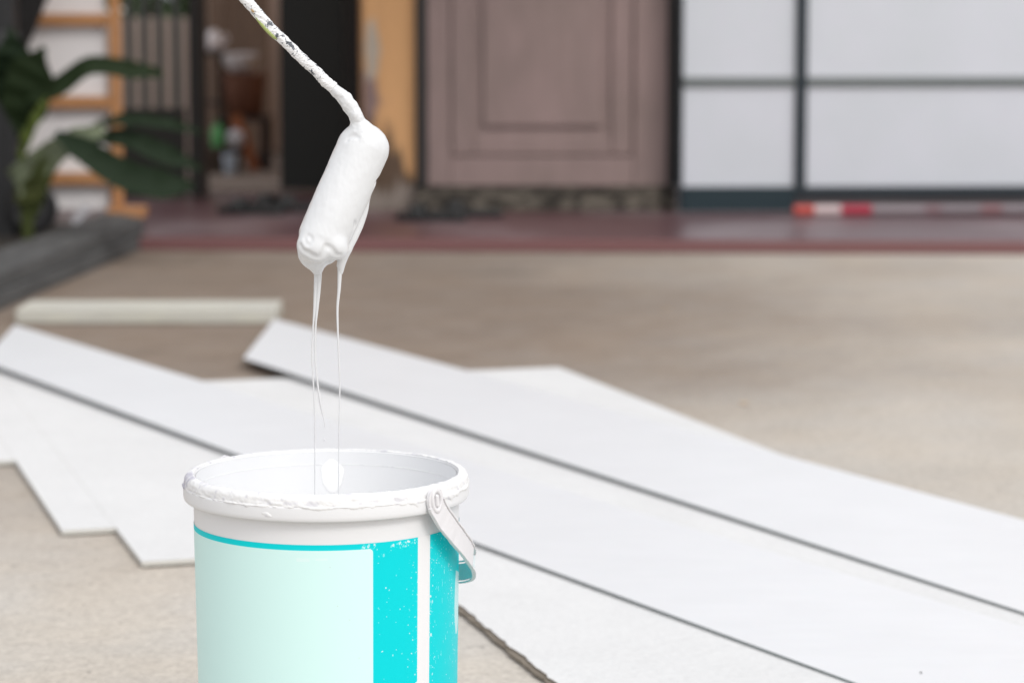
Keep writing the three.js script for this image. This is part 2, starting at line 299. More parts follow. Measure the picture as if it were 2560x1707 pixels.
{
  const hm = phys([0.10, 0.21, 0.05], { roughness: 0.7, side: THREE.DoubleSide, transmission: 0.3, thickness: 0 });
  const hedge = thing('hedge', 'bright green hedge above the low garden wall behind the barred gate', 'hedge', [-2.3, 0, -14.9]);
  part('foliage', leafMass(3200, 0, 0.95, 0, 1.3, 0.75, 0.4, 0.11), hm, hedge);
  for (const [x, z] of [[-0.8, 0.1], [-0.2, -0.1], [0.4, 0.05], [0.9, -0.05]]) part('stem', new THREE.CylinderGeometry(0.015, 0.025, 0.9, 7).translate(x, 0.45, z), mat([0.07, 0.05, 0.03]), hedge);

  // clutter in the passage, far out of focus
  const brown = mat([0.15, 0.062, 0.037], { roughness: 0.6 });
  solo('leaning_boards', [box(-1.50, -1.43, 0.055, 1.5, -13.9, -13.87, 0.003), box(-1.425, -1.33, 0.055, 1.45, -13.92, -13.89, 0.003), box(-1.325, -1.2, 0.055, 1.5, -13.9, -13.87, 0.003)], mat([0.2, 0.14, 0.105]), 'dark brown boards leaning upright at the back of the passage', 'boards');
  solo('passage_wall', box(-1.62, 0.66, 0.055, 2.6, -14.62, -14.5), mat([0.5, 0.39, 0.33]), 'pale plaster wall at the far end of the passage', 'wall');
  const st = thing('plastic_stand', 'tall black stand under a white jug at the left of the passage', 'stand', [-1.40, 0.053, -13.05]);
  part('stand_leg', box(-0.05, -0.03, 0, 0.53, -0.03, 0.03, 0.004), blackWood, st); part('stand_leg', box(0.03, 0.05, 0, 0.53, -0.03, 0.03, 0.004), blackWood, st);
  for (const y of [0.12, 0.30, 0.53]) part('shelf', box(-0.06, 0.06, y, y + 0.015, -0.06, 0.06, 0.003), blackWood, st);
  const lathe = (pts, n = 24) => new THREE.LatheGeometry(pts.map((p) => new THREE.Vector2(...p)), n);
  const jug = thing('jug', 'small white jug on top of the black stand', 'jug', [-1.385, 0.6, -13.05]);
  part('jug_body', lathe([[0, 0], [0.032, 0], [0.04, 0.02], [0.041, 0.055], [0.028, 0.08], [0.018, 0.09], [0.02, 0.098], [0.0, 0.098]]), mat([0.8, 0.77, 0.8], { roughness: 0.4 }), jug);
  part('jug_handle', new THREE.TorusGeometry(0.02, 0.005, 8, 16).translate(0.045, 0.055, 0), mat([0.8, 0.77, 0.8]), jug);
  const tb = thing('side_table', 'dark brown low table carrying the brown basin', 'table', [-1.245, 0.053, -13.05]);
  part('tabletop', box(-0.12, 0.12, 0.225, 0.245, -0.12, 0.12, 0.005), mat([0.03, 0.02, 0.018]), tb);
  for (const [x, z] of [[-0.1, -0.1], [0.1, -0.1], [-0.1, 0.1], [0.1, 0.1]]) part('leg', box(x - 0.015, x + 0.015, 0, 0.223, z - 0.015, z + 0.015, 0.003), mat([0.03, 0.02, 0.018]), tb);
  const tub = thing('basin', 'red brown plastic basin on the dark low table', 'basin', [-1.245, 0.30, -13.05]);
  part('basin_body', lathe([[0, 0], [0.085, 0], [0.1, 0.15], [0.108, 0.192], [0.112, 0.194], [0.104, 0.199], [0.095, 0.19], [0.08, 0.012], [0, 0.012]], 32), brown, tub);
  const bw = thing('bowl', 'pale grey bowl resting on the red brown basin', 'bowl', [-1.265, 0.50, -13.05]);
  part('bowl_body', lathe([[0, 0], [0.045, 0], [0.075, 0.04], [0.088, 0.085], [0.091, 0.086], [0.086, 0.088], [0.06, 0.03], [0, 0.01]], 32), mat([0.75, 0.75, 0.8], { roughness: 0.4 }), bw);
  const cr = thing('crate', 'low dark brown wooden crate holding a green pot', 'crate', [-1.34, 0.053, -12.8]);
  part('crate_side', [box(-0.1, 0.1, 0, 0.045, 0.07, 0.082, 0.002), box(-0.1, 0.1, 0.055, 0.10, 0.07, 0.082, 0.002), box(-0.1, 0.1, 0, 0.10, -0.082, -0.07, 0.002), box(-0.1, -0.088, 0, 0.1, -0.069, 0.069), box(0.088, 0.1, 0, 0.1, -0.069, 0.069)], mat([0.06, 0.042, 0.03]), cr);
  part('crate_top', box(-0.1, 0.1, 0.102, 0.114, -0.082, 0.082, 0.002), mat([0.05, 0.037, 0.03]), cr);
  const pot = thing('bottle', 'bright green bottle on the dark crate in the passage', 'bottle', [-1.345, 0.1675, -12.8]);
  part('bottle_body', lathe([[0, 0], [0.028, 0], [0.03, 0.01], [0.03, 0.075], [0.014, 0.1], [0, 0.1]]), mat([0.1, 0.38, 0.13], { roughness: 0.4 }), pot); part('cap', new THREE.CylinderGeometry(0.013, 0.013, 0.022, 14).translate(0, 0.112, 0), mat([0.06, 0.2, 0.09]), pot);
  solo('plastic_bag', (() => { const g = new THREE.SphereGeometry(0.042, 24, 16); const p = g.attributes.position; for (let i = 0; i < p.count; i++) { const k = 1 + 0.3 * fbm(p.getX(i) * 50, p.getY(i) * 50, p.getZ(i) * 50, 3); p.setXYZ(i, p.getX(i) * k, Math.max(-0.03, p.getY(i) * 1.15 * k), p.getZ(i) * k); } g.computeVertexNormals(); return g.translate(-1.268, 0.20, -12.82); })(), mat([0.5, 0.5, 0.54]), 'crumpled grey plastic bag beside the bright green bottle', 'bag');
  const cup = thing('cup', 'pale blue plastic cup in front of the dark crate', 'cup', [-1.275, 0.053, -12.66]);
  part('cup_body', lathe([[0, 0], [0.026, 0], [0.036, 0.09], [0.038, 0.092], [0.034, 0.092], [0.024, 0.006], [0, 0.006]]), mat([0.48, 0.58, 0.7], { roughness: 0.4 }), cup);
  const sl = new THREE.Object3D(); sl.rotation.z = 0.36;
  solo('leaning_plank', new RoundedBoxGeometry(0.05, 0.27, 0.02, 2, 0.003).rotateZ(0.36).rotateX(-0.15).translate(-1.225, 0.183, -12.85), mat([0.27, 0.085, 0.03]), 'short orange brown plank leaning beside the table', 'plank');
  solo('grey_block', new RoundedBoxGeometry(0.07, 0.07, 0.06, 3, 0.012).rotateZ(0.5).translate(-1.165, 0.095, -13.1), mat([0.075, 0.072, 0.078]), 'small dark grey block on the passage floor', 'block');
}

// ---------------------------------------------------------------- timber frame with white sheet, left
{
  const wood = mat([1, 1, 1], { map: colourMap(256, 256, (u, v) => { const s = tfbm(u, v, 8, 4, 1, 5) - 0.5, k = 1 + 0.4 * s; return [0.46 * k, 0.22 * k, 0.09 * k]; }, [1 / 0.5, 1 / 0.5]), roughness: 0.7 });
  const t = thing('timber_rack', 'orange timber rack with crossbars in front of a white sheet, behind the plant', 'rack', [-1.55, 0.108, -9.9]);
  const y = (v) => v - 0.108;
  part('upright', box(0.135, 0.172, 0.012, 1.4, -0.02, 0.02, 0.003), wood, t); part('upright', box(-0.42, -0.383, 0.012, 1.4, -0.02, 0.02, 0.003), wood, t);
  for (const v of [0.777, 0.488, 0.2185, 1.06]) part('crossbar', box(-0.381, 0.133, y(v) - 0.021, y(v) + 0.021, -0.018, 0.016, 0.003), wood, t);
  part('foot', box(0.12, 0.25, -0.025, 0.01, -0.06, 0.06, 0.003), wood, t); part('foot', box(-0.44, -0.36, -0.025, 0.01, -0.06, 0.06, 0.003), wood, t);
  part('white_sheet', box(-0.38, 0.115, 0.0, 1.35, -0.032, -0.022), mat([0.82, 0.79, 0.79], { roughness: 0.6 }), t);
}

// ---------------------------------------------------------------- concrete kerb, its two soft offcuts
{
  const km = mat([1, 1, 1], { map: colourMap(512, 512, (u, v) => { const a = tfbm(u, v, 10, 4, 4, 1) - 0.5, f = tfbm(u, v, 60, 2, 2, 1) - 0.5, k = 1 + 0.9 * a + 0.35 * f; return [0.078 * k, 0.079 * k, 0.079 * k]; }, [1, 1]), roughness: 0.93, bumpMap: concreteBump, bumpScale: 0.006 });
  const turned = (g) => { const uv = g.attributes.uv, p = g.attributes.position, n = g.attributes.normal; for (let k = 0; k < uv.count; k++) { if (Math.abs(n.getY(k)) > 0.6) uv.setXY(k, p.getX(k), p.getZ(k)); else uv.setXY(k, p.getY(k), p.getZ(k)); } return g; };
  const beam = (x, x2, y, h, label) => solo('timber_beam', turned(board([[x, -7.62], [x2, -9.62], [-1.43, -9.93], [-1.64, -7.62]].reverse(), y, h, 0.005)), km, label, 'beam', 'weathered grey beams edging the planting bed');
  beam(-1.425, -1.258, 0.001, 0.049, 'weathered grey timber beam on the ground, lower of the stacked pair at left'); beam(-1.435, -1.27, 0.0515, 0.0485, 'weathered grey timber beam on top of the stacked pair at left');
  solo('board_scrap', new RoundedBoxGeometry(0.028, 0.075, 0.012, 2, 0.002).rotateZ(-0.75).rotateX(-0.2).translate(-1.455, 0.128, -9.42), mat([0.42, 0.41, 0.43]), 'small pale board scrap leaning at the corner of the grey beams', 'scrap');
}

// ---------------------------------------------------------------- dark cart with wheels at the left edge
{
  const blk = mat([0.012, 0.012, 0.013], { roughness: 0.6 }), gr = mat([0.055, 0.055, 0.057], { roughness: 0.7 });
  const t = thing('handcart', 'black upright handcart with round grey discs at the left edge', 'cart', [-1.72, 0.09, -9.42]);
  part('cart_body', box(-0.6, 0.055, -0.05, 1.2, -0.1, 0.02, 0.02), blk, t);
  const disc = (x, y, r) => part('disc', new THREE.LatheGeometry([[0, 0.012], [r * 0.25, 0.014], [r * 0.3, 0.006], [r * 0.85, 0.012], [r, 0.008], [r, 0]].map((p) => new THREE.Vector2(...p)), 32).rotateX(Math.PI / 2).translate(x, y, 0.021), gr, t);
  disc(0.038, 0.615, 0.042);
  const wheel = new THREE.Group(); wheel.name = 'wheel'; wheel.position.set(0.108, 0.062, 0.03); t.add(wheel);
  part('tyre', new THREE.TorusGeometry(0.066, 0.02, 14, 36), blk, wheel);
  part('hub', new THREE.LatheGeometry([[0, 0.016], [0.012, 0.018], [0.016, 0.008], [0.03, 0.012], [0.05, 0.006], [0.05, -0.006], [0, -0.006]].map((p) => new THREE.Vector2(...p)), 32).rotateX(Math.PI / 2), gr, wheel);
}
// ---------------------------------------------------------------- tree over the bed
{
  const t = thing('tree', 'dark leaning tree trunk rising at the top left edge', 'tree', [-1.9, 0.05, -9.7]);
  const bark = mat([0.012, 0.011, 0.011], { roughness: 0.95, bumpMap: concreteBump, bumpScale: 0.01 });
  part('trunk', [sweep([[-0.1, 0, 0.0], [0.02, 0.45, 0], [0.17, 0.75, 0.02], [0.3, 1.05, 0.05], [0.36, 1.7, 0.1], [0.3, 2.6, 0.1]], [0.13, 0.115, 0.105, 0.1, 0.09, 0.06], 14, 0.006, 6),
    sweep([[0.36, 1.7, 0.1], [-0.3, 2.4, 0.5], [-0.9, 3.0, 0.8]], [0.06, 0.045, 0.02], 8), sweep([[0.35, 2.0, 0.1], [0.9, 2.7, -0.2], [1.3, 3.2, -0.1]], [0.055, 0.04, 0.02], 8)], bark, t);
  const leaf = phys([0.045, 0.08, 0.02], { roughness: 0.65, side: THREE.DoubleSide, transmission: 0.25, thickness: 0 });
  part('shade_crown', leafMass(3600, -0.9, 4.0, 0.0, 1.4, 0.8, 1.4, 0.2), leaf, t);  // unseen foliage, added overhead to block light at the left back
}
// ---------------------------------------------------------------- broad-leaved plant
{
  const t = thing('potted_plant', 'broad leaved green plant growing in the bed in front of the timber rack', 'plant', [-1.56, 0.06, -9.0]);
  function blade(pts, widths, fold = 0.25) {
    const c = new THREE.CatmullRomCurve3(pts.map((p) => new THREE.Vector3(p[0] + 1.56, p[1] - 0.06, p[2] + 9.0))), N = 28, W = 6, pos = [], idx = [];
    for (let i = 0; i <= N; i++) {
      const u = i / N, p = c.getPoint(u), tg = c.getTangent(u), up = new THREE.Vector3(0.15, 0.35, 1).normalize(), side = new THREE.Vector3().crossVectors(tg, up).normalize(), nn = new THREE.Vector3().crossVectors(side, tg).normalize();
      const f = u * (widths.length - 1), k = Math.min(widths.length - 2, f | 0), w = mix(widths[k], widths[k + 1], step(0, 1, f - k)) / 2;
      for (let j = 0; j <= W; j++) { const s = j / W * 2 - 1; const q = p.clone().addScaledVector(side, s * w).addScaledVector(nn, fold * w * s * s + 0.004 * Math.sin(u * 30 + s)); pos.push(q.x, q.y, q.z); if (i < N && j < W) { const a = i * (W + 1) + j; idx.push(a, a + 1, a + W + 1, a + 1, a + W + 2, a + W + 1); } }
    }
    const g = new THREE.BufferGeometry(); g.setAttribute('position', new THREE.Float32BufferAttribute(pos, 3)); g.setIndex(idx); g.computeVertexNormals(); return g;
  }
  const L = (rgb) => phys(rgb, { roughness: 0.7, specularIntensity: 0.35, side: THREE.DoubleSide, transmission: 0.12, thickness: 0 });
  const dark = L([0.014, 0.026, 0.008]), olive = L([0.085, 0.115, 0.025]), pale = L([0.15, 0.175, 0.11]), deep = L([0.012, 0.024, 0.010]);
  part('leaf', blade([[-1.585, 0.40, -9.05], [-1.56, 0.52, -9.0], [-1.53, 0.62, -8.97], [-1.49, 0.70, -8.95]], [0.03, 0.15, 0.15, 0.02]), dark, t);
  part('leaf', blade([[-1.62, 0.46, -9.1], [-1.62, 0.58, -9.05], [-1.60, 0.67, -9.0], [-1.60, 0.76, -8.98]], [0.03, 0.12, 0.12, 0.02]), deep, t);
  part('leaf', blade([[-1.56, 0.54, -9.0], [-1.46, 0.565, -8.95], [-1.34, 0.64, -8.93], [-1.22, 0.628, -8.95], [-1.12, 0.615, -9.0]], [0.05, 0.065, 0.062, 0.062, 0.03]), dark, t);
  part('leaf', blade([[-1.585, 0.33, -9.0], [-1.55, 0.42, -8.97], [-1.50, 0.51, -8.95], [-1.48, 0.54, -8.95]], [0.02, 0.035, 0.03, 0.015]), olive, t);
  part('leaf', blade([[-1.60, 0.26, -9.0], [-1.50, 0.335, -8.95], [-1.40, 0.405, -8.92], [-1.30, 0.44, -8.93]], [0.10, 0.095, 0.07, 0.04]), pale, t, 'pale olive leaf');
  part('leaf', blade([[-1.33, 0.455, -8.96], [-1.23, 0.47, -8.96], [-1.10, 0.455, -8.98], [-0.99, 0.42, -9.05]], [0.02, 0.04, 0.04, 0.01]), deep, t);
  part('leaf', blade([[-1.45, 0.43, -8.9], [-1.36, 0.375, -8.88], [-1.24, 0.30, -8.88], [-1.12, 0.265, -8.9], [-1.02, 0.26, -8.95]], [0.03, 0.085, 0.1, 0.1, 0.03]), deep, t);
  part('leaf', blade([[-1.40, 0.40, -9.0], [-1.25, 0.41, -8.98], [-1.12, 0.36, -8.98], [-1.0, 0.31, -9.0]], [0.02, 0.06, 0.07, 0.02]), deep, t);
  part('leaf', blade([[-1.60, 0.22, -9.0], [-1.53, 0.25, -8.95], [-1.48, 0.29, -8.92]], [0.05, 0.08, 0.03]), L([0.05, 0.06, 0.016]), t);
  for (const g of [sweep([[0, -0.02, 0], [-0.015, 0.2, 0], [-0.02, 0.4, -0.05]], [0.018, 0.014, 0.01], 8), sweep([[0.0, 0.0, 0], [0.02, 0.2, 0.03], [0.06, 0.3, 0.07]], [0.014, 0.012, 0.009], 8), sweep([[0.0, 0.05, 0], [0.06, 0.25, 0.05], [0.16, 0.34, 0.05]], [0.012, 0.01, 0.007], 8), sweep([[0.02, 0.1, 0], [0.11, 0.28, 0.04], [0.23, 0.395, 0.04]], [0.011, 0.009, 0.006], 8)]) part('stem', g, L([0.06, 0.075, 0.022]), t);
}

// ---------------------------------------------------------------- slippers on the porch
{
  function slipper(label, x, z, turn, group) {
    const t = thing('slipper', label, 'slipper', [x, 0.046, z], turn, group);
    const s = new THREE.Shape(); s.moveTo(-0.035, -0.11); s.bezierCurveTo(-0.04, -0.14, 0.04, -0.14, 0.035, -0.11); s.bezierCurveTo(0.03, -0.04, 0.05, 0.04, 0.045, 0.09); s.bezierCurveTo(0.035, 0.14, -0.04, 0.14, -0.045, 0.08); s.bezierCurveTo(-0.045, 0.02, -0.03, -0.04, -0.035, -0.11);
    const m = mat([0.02, 0.021, 0.021], { roughness: 0.7 });
    part('sole', new THREE.ExtrudeGeometry(s, { depth: 0.018, bevelEnabled: true, bevelSize: 0.004, bevelThickness: 0.004, bevelSegments: 2 }).rotateX(-Math.PI / 2).translate(0, 0.004, 0), m, t);
    part('strap', new THREE.TorusGeometry(0.046, 0.009, 8, 20, Math.PI).scale(1, 0.75, 3.2).translate(0, 0.02, -0.04), m, t);
  }
  slipper('dark slipper lying sideways on the porch, leftmost of the left row', -0.985, -10.5, 1.3, 'slippers on the porch');
  slipper('dark slipper in the middle of the left row on the porch', -0.905, -10.68, 1.0, 'slippers on the porch');
  slipper('dark slipper nearest the black door on the porch', -0.82, -10.66, 1.7, 'slippers on the porch');
  slipper('dark slipper in front of the tan wall, near the porch edge', -0.30, -10.2, 1.35, 'slippers on the porch');
  slipper('dark slipper at the foot of the brown door', -0.17, -10.38, 1.5, 'slippers on the porch');
}

// ---------------------------------------------------------------- boards on the ground
const BG = 'lower white boards lying side by side on the concrete';
function rotated(u0, u1, v0, v1, turn = 0, cu = 0, cv = 0) {                       // u runs towards the camera, v across the boards
  const out = []; for (const [u, v] of [[u0, v0], [u1, v0], [u1, v1], [u0, v1]]) { const a = cu + (u - cu) * Math.cos(turn) - (v - cv) * Math.sin(turn), b = cv + (u - cu) * Math.sin(turn) + (v - cv) * Math.cos(turn); out.push([a * 0.276 + b * 0.961, a * 0.961 - b * 0.276]); }
  return out;
}
const quad = (q) => q.map(([a, b]) => [a * 0.276 + b * 0.961, a * 0.961 - b * 0.276]);
function whiteBoard(outline, y0, thick, label, surface, edge, group, lift) {
  const g = board(outline, y0, thick, lift ? 0.0007 : 0.0003, lift);
  const o = new THREE.Mesh(g, [surface, edge]); o.name = numbered('white_board'); o.castShadow = o.receiveShadow = true; scene.add(o);
  return tag(o, label, 'board', group);
}
function ragged(outline, from, to, amp, seedAt = 3) {                                           // breaks one long edge of a board into an uneven, chipped line
  const out = []; outline.forEach((p, i) => { out.push(p); if (i === from) { const q = outline[to], n = 800; for (let k = 1; k < n; k++) { const t = k / n, x = mix(p[0], q[0], t), z = mix(p[1], q[1], t), e = amp * (fbm(k * 0.11, seedAt, 1, 4) + 0.5 * Math.max(0, noise(k * 0.03, 8, seedAt))); out.push([x + e, z - e * 0.3]); } } }); return out;
}
whiteBoard(rotated(-7.2, -5.205, 0.13, 0.5305), 0.003, 0.008, 'white board at the left edge with its short end showing', M.boardRough, M.boardEdgePale, BG);
whiteBoard(rotated(-6.9, -4.494, 0.5307, 0.6178), 0.003, 0.008, 'narrow white board strip whose end steps back left of the bucket', M.boardRough, M.boardEdgePale, BG);
whiteBoard(quad([[-6.7, 0.618], [-4.21, 0.618], [-4.21, 1.006], [-6.02, 1.006]]), 0.003, 0.008, 'white board whose square end passes behind the left side of the bucket', M.boardRough, M.boardEdgePale, BG);
{
  const edge = quad([[-6.158, 1.0072], [-2.6, 1.0072], [-2.6, 2.004], [-6.158, 1.488]]), under = quad([[-6.15, 1.003], [-2.6, 1.003], [-2.6, 2.0], [-6.15, 1.48]]);
  const o = whiteBoard(ragged(edge, 0, 1, 0.007), 0.0078, 0.0036, 'rough white board with a chipped edge at the bottom, right of the bucket', M.boardRough, M.boardEdgeBrown, BG);
  part('torn_core', board(ragged(under, 0, 1, 0.006, 21), 0.003, 0.0046, 0.0003), M.boardEdgeBrown, o, 'brown torn core showing along the chipped edge');
}
whiteBoard(quad([[-6.168, 1.4895], [-2.8, 1.978], [-2.8, 2.0], [-6.168, 1.885]]), 0.003, 0.008, 'lower white board with its corner showing behind the farther long plank', M.boardRough, M.boardEdgePale, BG);
{
  // two long planks with slanted ends lie across the others
  const slope = (z0, z1, h) => (x, z) => h * clamp((z1 - z) / (z1 - z0));
  whiteBoard([[-1.274, -7.116], [0.633, -3.868], [0.955, -3.32], [0.5, -3.32], [0.43, -3.447], [-1.168, -6.331], [-1.232, -6.446]].reverse(), 0.0120, 0.0032, 'long white plank with slanted end, passing behind the bucket', M.boardPaint, M.boardEdge, 'long white planks with slanted ends', slope(-7.2, -3.6, 0.015));
  whiteBoard([[-0.62, -7.248], [0.855, -4.49], [1.31, -3.64], [0.825, -3.63], [0.717, -3.842], [-0.629, -6.489]].reverse(), 0.0120, 0.0032, 'long white plank with slanted end, farther from the bucket', M.boardPaint, M.boardEdge, 'long white planks with slanted ends', slope(-7.3, -3.7, 0.015));
}
{
  const g = new RoundedBoxGeometry(0.69, 0.038, 0.225, 3, 0.004).translate(-0.973, 0.021, -7.487);
  solo('wooden_board', metres(g), mat([1, 1, 1], { map: colourMap(256, 256, (u, v) => { const s = tfbm(u, v, 6, 4, 1, 6) - 0.5, m = tfbm(u, v, 5, 3) - 0.5, k = 1 + 0.25 * s + 0.2 * m; return [0.5 * k, 0.49 * k, 0.435 * k * (1 - 0.1 * m)]; }, [2, 4]), roughness: 0.85 }), 'short thick pale board lying flat on the concrete behind the planks', 'board');
}
solo('pebble', new THREE.IcosahedronGeometry(0.0016, 1).scale(1, 0.6, 1.2).translate(0.522, 0.0168, -3.49), mat([0.04, 0.035, 0.03]), 'tiny dark speck of grit on the nearest long white plank', 'grit');
// small leaf scraps on the concrete
for (const [x, z, label] of [[0.425, -7.68, 'tiny yellow leaf on the concrete near the porch'], [0.497, -5.922, 'tiny orange leaf on the concrete beyond the long planks']]) {
  const g = new THREE.CircleGeometry(0.012, 10).scale(1, 0.6, 1).rotateX(-Math.PI / 2); const p = g.attributes.position; for (let i = 0; i < p.count; i++) p.setY(i, 0.005 + 14 * p.getX(i) ** 2); g.computeVertexNormals();
  solo('leaf', g.translate(x, 0, z), mat([0.6, 0.4, 0.2], { side: THREE.DoubleSide }), label, 'leaf');
}

// ---------------------------------------------------------------- paint bucket
const BX = -0.1997, BZ = -2.97;
{
  const b = thing('paint_bucket', 'white plastic paint bucket with turquoise and pale mint label and paint crusted rim', 'bucket', [BX, 0, BZ]);
  const lathe = (pts, n = 160) => new THREE.LatheGeometry(pts.map((p) => new THREE.Vector2(...p)), n, Math.PI, Math.PI * 2);
  const wallR = (y) => 0.138 + 0.0048 * y / 0.338;
  part('bucket_body', lathe([[0, 0.004], [0.134, 0.004], [0.138, 0.0015], [wallR(0.1), 0.1], [wallR(0.2), 0.2], [wallR(0.3), 0.3], [wallR(0.338), 0.338], [0.1445, 0.3395], [0.1445, 0.3412], [0.1404, 0.3640], [0.1400, 0.3640], [0.1398, 0.30], [0.1355, 0.008], [0, 0.008]].reverse()), M.plastic, b);
  // rim: stepped lip, uneven with old paint
  const rimPts = [[0.1446, 0.3415], [0.1406, 0.3415], [0.1406, 0.3644], [0.142, 0.3656], [0.145, 0.3660], [0.1485, 0.3648], [0.1505, 0.3620], [0.1512, 0.3585], [0.1516, 0.3560], [0.1530, 0.3552], [0.1536, 0.3535], [0.1536, 0.3445], [0.1528, 0.3408], [0.1515, 0.3395], [0.1495, 0.3395], [0.1475, 0.3405], [0.1446, 0.3415]].reverse();
  const rg = lathe(rimPts, 360);
  part('rim', rg, M.plastic, b);
  // dried paint lying over the rim in ragged lumps
  const tops = [[0.1396, 0.350], [0.1396, 0.358], [0.1400, 0.3638], [0.142, 0.3661], [0.145, 0.3667], [0.1488, 0.3655], [0.1511, 0.3624], [0.1518, 0.3585], [0.1522, 0.356], [0.1537, 0.3546], [0.1541, 0.350], [0.1540, 0.345]];
  const fine = []; for (let i = 0; i < tops.length - 1; i++) for (let k = 0; k < 3; k++) fine.push([mix(tops[i][0], tops[i + 1][0], k / 3), mix(tops[i][1], tops[i + 1][1], k / 3)]);
  fine.push(tops.at(-1)); fine.reverse();
  const cg = lathe(fine, 900), cp = cg.attributes.position, cn = cg.attributes.normal, cc = new Float32Array(cp.count * 3);
  for (let i = 0; i < cp.count; i++) {
    const x = cp.getX(i), y = cp.getY(i), z = cp.getZ(i), a = Math.atan2(x, z), rad = Math.hypot(x, z);
    const outside = step(0.150, 0.153, rad);
    let cover = 0.42 + 0.9 * fbm(a * 2.6, y * 60, 2, 3) + 0.4 * fbm(a * 11, y * 200, 6, 3) - 0.62 * outside * step(0.357, 0.350, y);
    const scrape = step(0, 0.2, 0.2 - Math.abs(a + 1.38) + 0.25 * fbm(a * 20, y * 200, 4, 3)) * (rad > 0.1435 ? 1 : 0), grime = clamp(scrape + 0.5 * step(0.1, 0.35, fbm(a * 14, y * 140, 3, 4)));
    cc.set([mix(1, 0.64, grime), mix(1, 0.63, grime), mix(1, 0.71, grime)], 3 * i);
    if (rad < 0.1415) cover -= 0.75;                         // bare plastic on the left
    const lump = step(0.0, 0.35, cover) * (0.0005 + 0.0011 * Math.max(0, 0.2 + fbm(a * 22, y * 260, 1, 4)) + 0.0016 * Math.max(0, fbm(a * 7, y * 130, 8, 3))) - 0.0014 * (1 - step(-0.02, 0.14, cover));
    cp.setXYZ(i, x + cn.getX(i) * lump, y + cn.getY(i) * lump, z + cn.getZ(i) * lump);
  }
  cg.setAttribute('color', new THREE.BufferAttribute(cc, 3)); cg.computeVertexNormals(); part('dried_paint', cg, M.crust, b);
  part('paint', new THREE.CircleGeometry(0.1376, 96).rotateX(-Math.PI / 2).translate(0, 0.302, 0), M.wetPaint, b);
  // splash of wet paint on the far inner wall
  { const g = new THREE.SphereGeometry(1, 40, 30), p = g.attributes.position; for (let i = 0; i < p.count; i++) { let x = p.getX(i), y = p.getY(i), z = p.getZ(i); const k = 1 + 0.22 * fbm(x * 1.6, y * 1.6, z * 1.6 + 4, 3); const a = 0.0125 * x * k * (1 + 0.25 * y), h = 0.337 + 0.0185 * y * k, d = 0.0011 * Math.max(z, -0.3) * (1 + 0.8 * fbm(x * 3, y * 3, 7, 3)); p.setXYZ(i, a - 0.003, h, -Math.sqrt(0.1396 ** 2 - a * a) + d); } g.computeVertexNormals(); part('paint_splash', g, phys([0.86, 0.86, 0.865], { roughness: 0.35 }), b); }
  // printed label wrapped round the wall
  const W = 2048, H = 720, cv = document.createElement('canvas'); cv.width = W; cv.height = H; const c = cv.getContext('2d');
  const y1 = 0.3143, y0 = 0.03, px = (deg) => W * (0.5 + deg / 360), py = (y) => H * (y1 - y) / (y1 - y0);
  const css = (r, g, b2) => 'rgb(' + [r, g, b2].map(enc).join(',') + ')';
  c.fillStyle = css(0.0, 0.63, 0.675); c.fillRect(0, 0, W, H);
  c.fillStyle = css(0.78, 0.78, 0.79); c.fillRect(px(45.3), 0, px(52.9) - px(45.3), H);
  c.fillStyle = css(0.64, 0.88, 0.85); c.beginPath(); c.roundRect(px(-128), py(0.3085), px(23.2) - px(-128), H * 1.2, 10); c.fill();
  c.fillRect(px(128), py(0.3085), W, H); c.fillRect(0, py(0.3085), px(-128), H);
  c.fillStyle = css(0.78, 0.78, 0.79); c.fillRect(px(-131), 0, 14, H);
  const chip = (deg, y, r) => { c.globalAlpha = rr(0.45, 0.95); c.beginPath(); r *= rnd() < 0.12 ? rr(1.4, 2.1) : rr(0.7, 1.1); c.ellipse(px(deg), py(y), r * rr(0.7, 1.4), r * rr(0.7, 1.9), rr(-0.6, 0.6), 0, 7); c.fill(); };
  c.fillStyle = css(0.74, 0.80, 0.81);
  for (let i = 0; i < 50; i++) chip(rr(24.5, 45), y1 - 0.004 - 0.16 * Math.pow(rnd(), 1.6), rr(0.7, 2.0));
  for (let i = 0; i < 90; i++) chip(45.3 - 5.5 * Math.pow(rnd(), 2.2), y1 - rr(0.0, 0.2), rr(0.5, 1.8));
  for (let i = 0; i < 40; i++) chip(rr(34, 45), y1 - 0.002 - 0.012 * rnd() * rnd(), rr(0.8, 2));
  for (let i = 0; i < 70; i++) chip(52.9 + 5 * Math.pow(rnd(), 2), y1 - rr(0.005, 0.17), rr(0.5, 1.9));
  for (let i = 0; i < 90; i++) chip(rr(54, 66), y1 - rr(0.0, 0.04), rr(0.4, 1.5));
  for (let i = 0; i < 180; i++) { const t = rnd(); chip(70 + 9 * t + rr(-3, 3), y1 - 0.045 - 0.085 * t - rr(-0.02, 0.03), rr(0.5, 1.7)); }
  for (let i = 0; i < 70; i++) chip(rr(53, 84), y1 - rr(0.02, 0.2), rr(0.5, 1.4));
  for (let i = 0; i < 24; i++) chip(rr(18, 25), y1 - rr(0.001, 0.006), rr(0.6, 2.2));
  c.globalAlpha = 0.8; c.lineWidth = 1.3; c.strokeStyle = css(0.7, 0.8, 0.8);
  for (let i = 0; i < 26; i++) { const x = px(rr(54, 76)), y = py(y1 - rr(0.03, 0.15)); c.beginPath(); c.moveTo(x, y); c.lineTo(x + rr(-1.5, 1.5), y + rr(4, 16)); c.stroke(); }
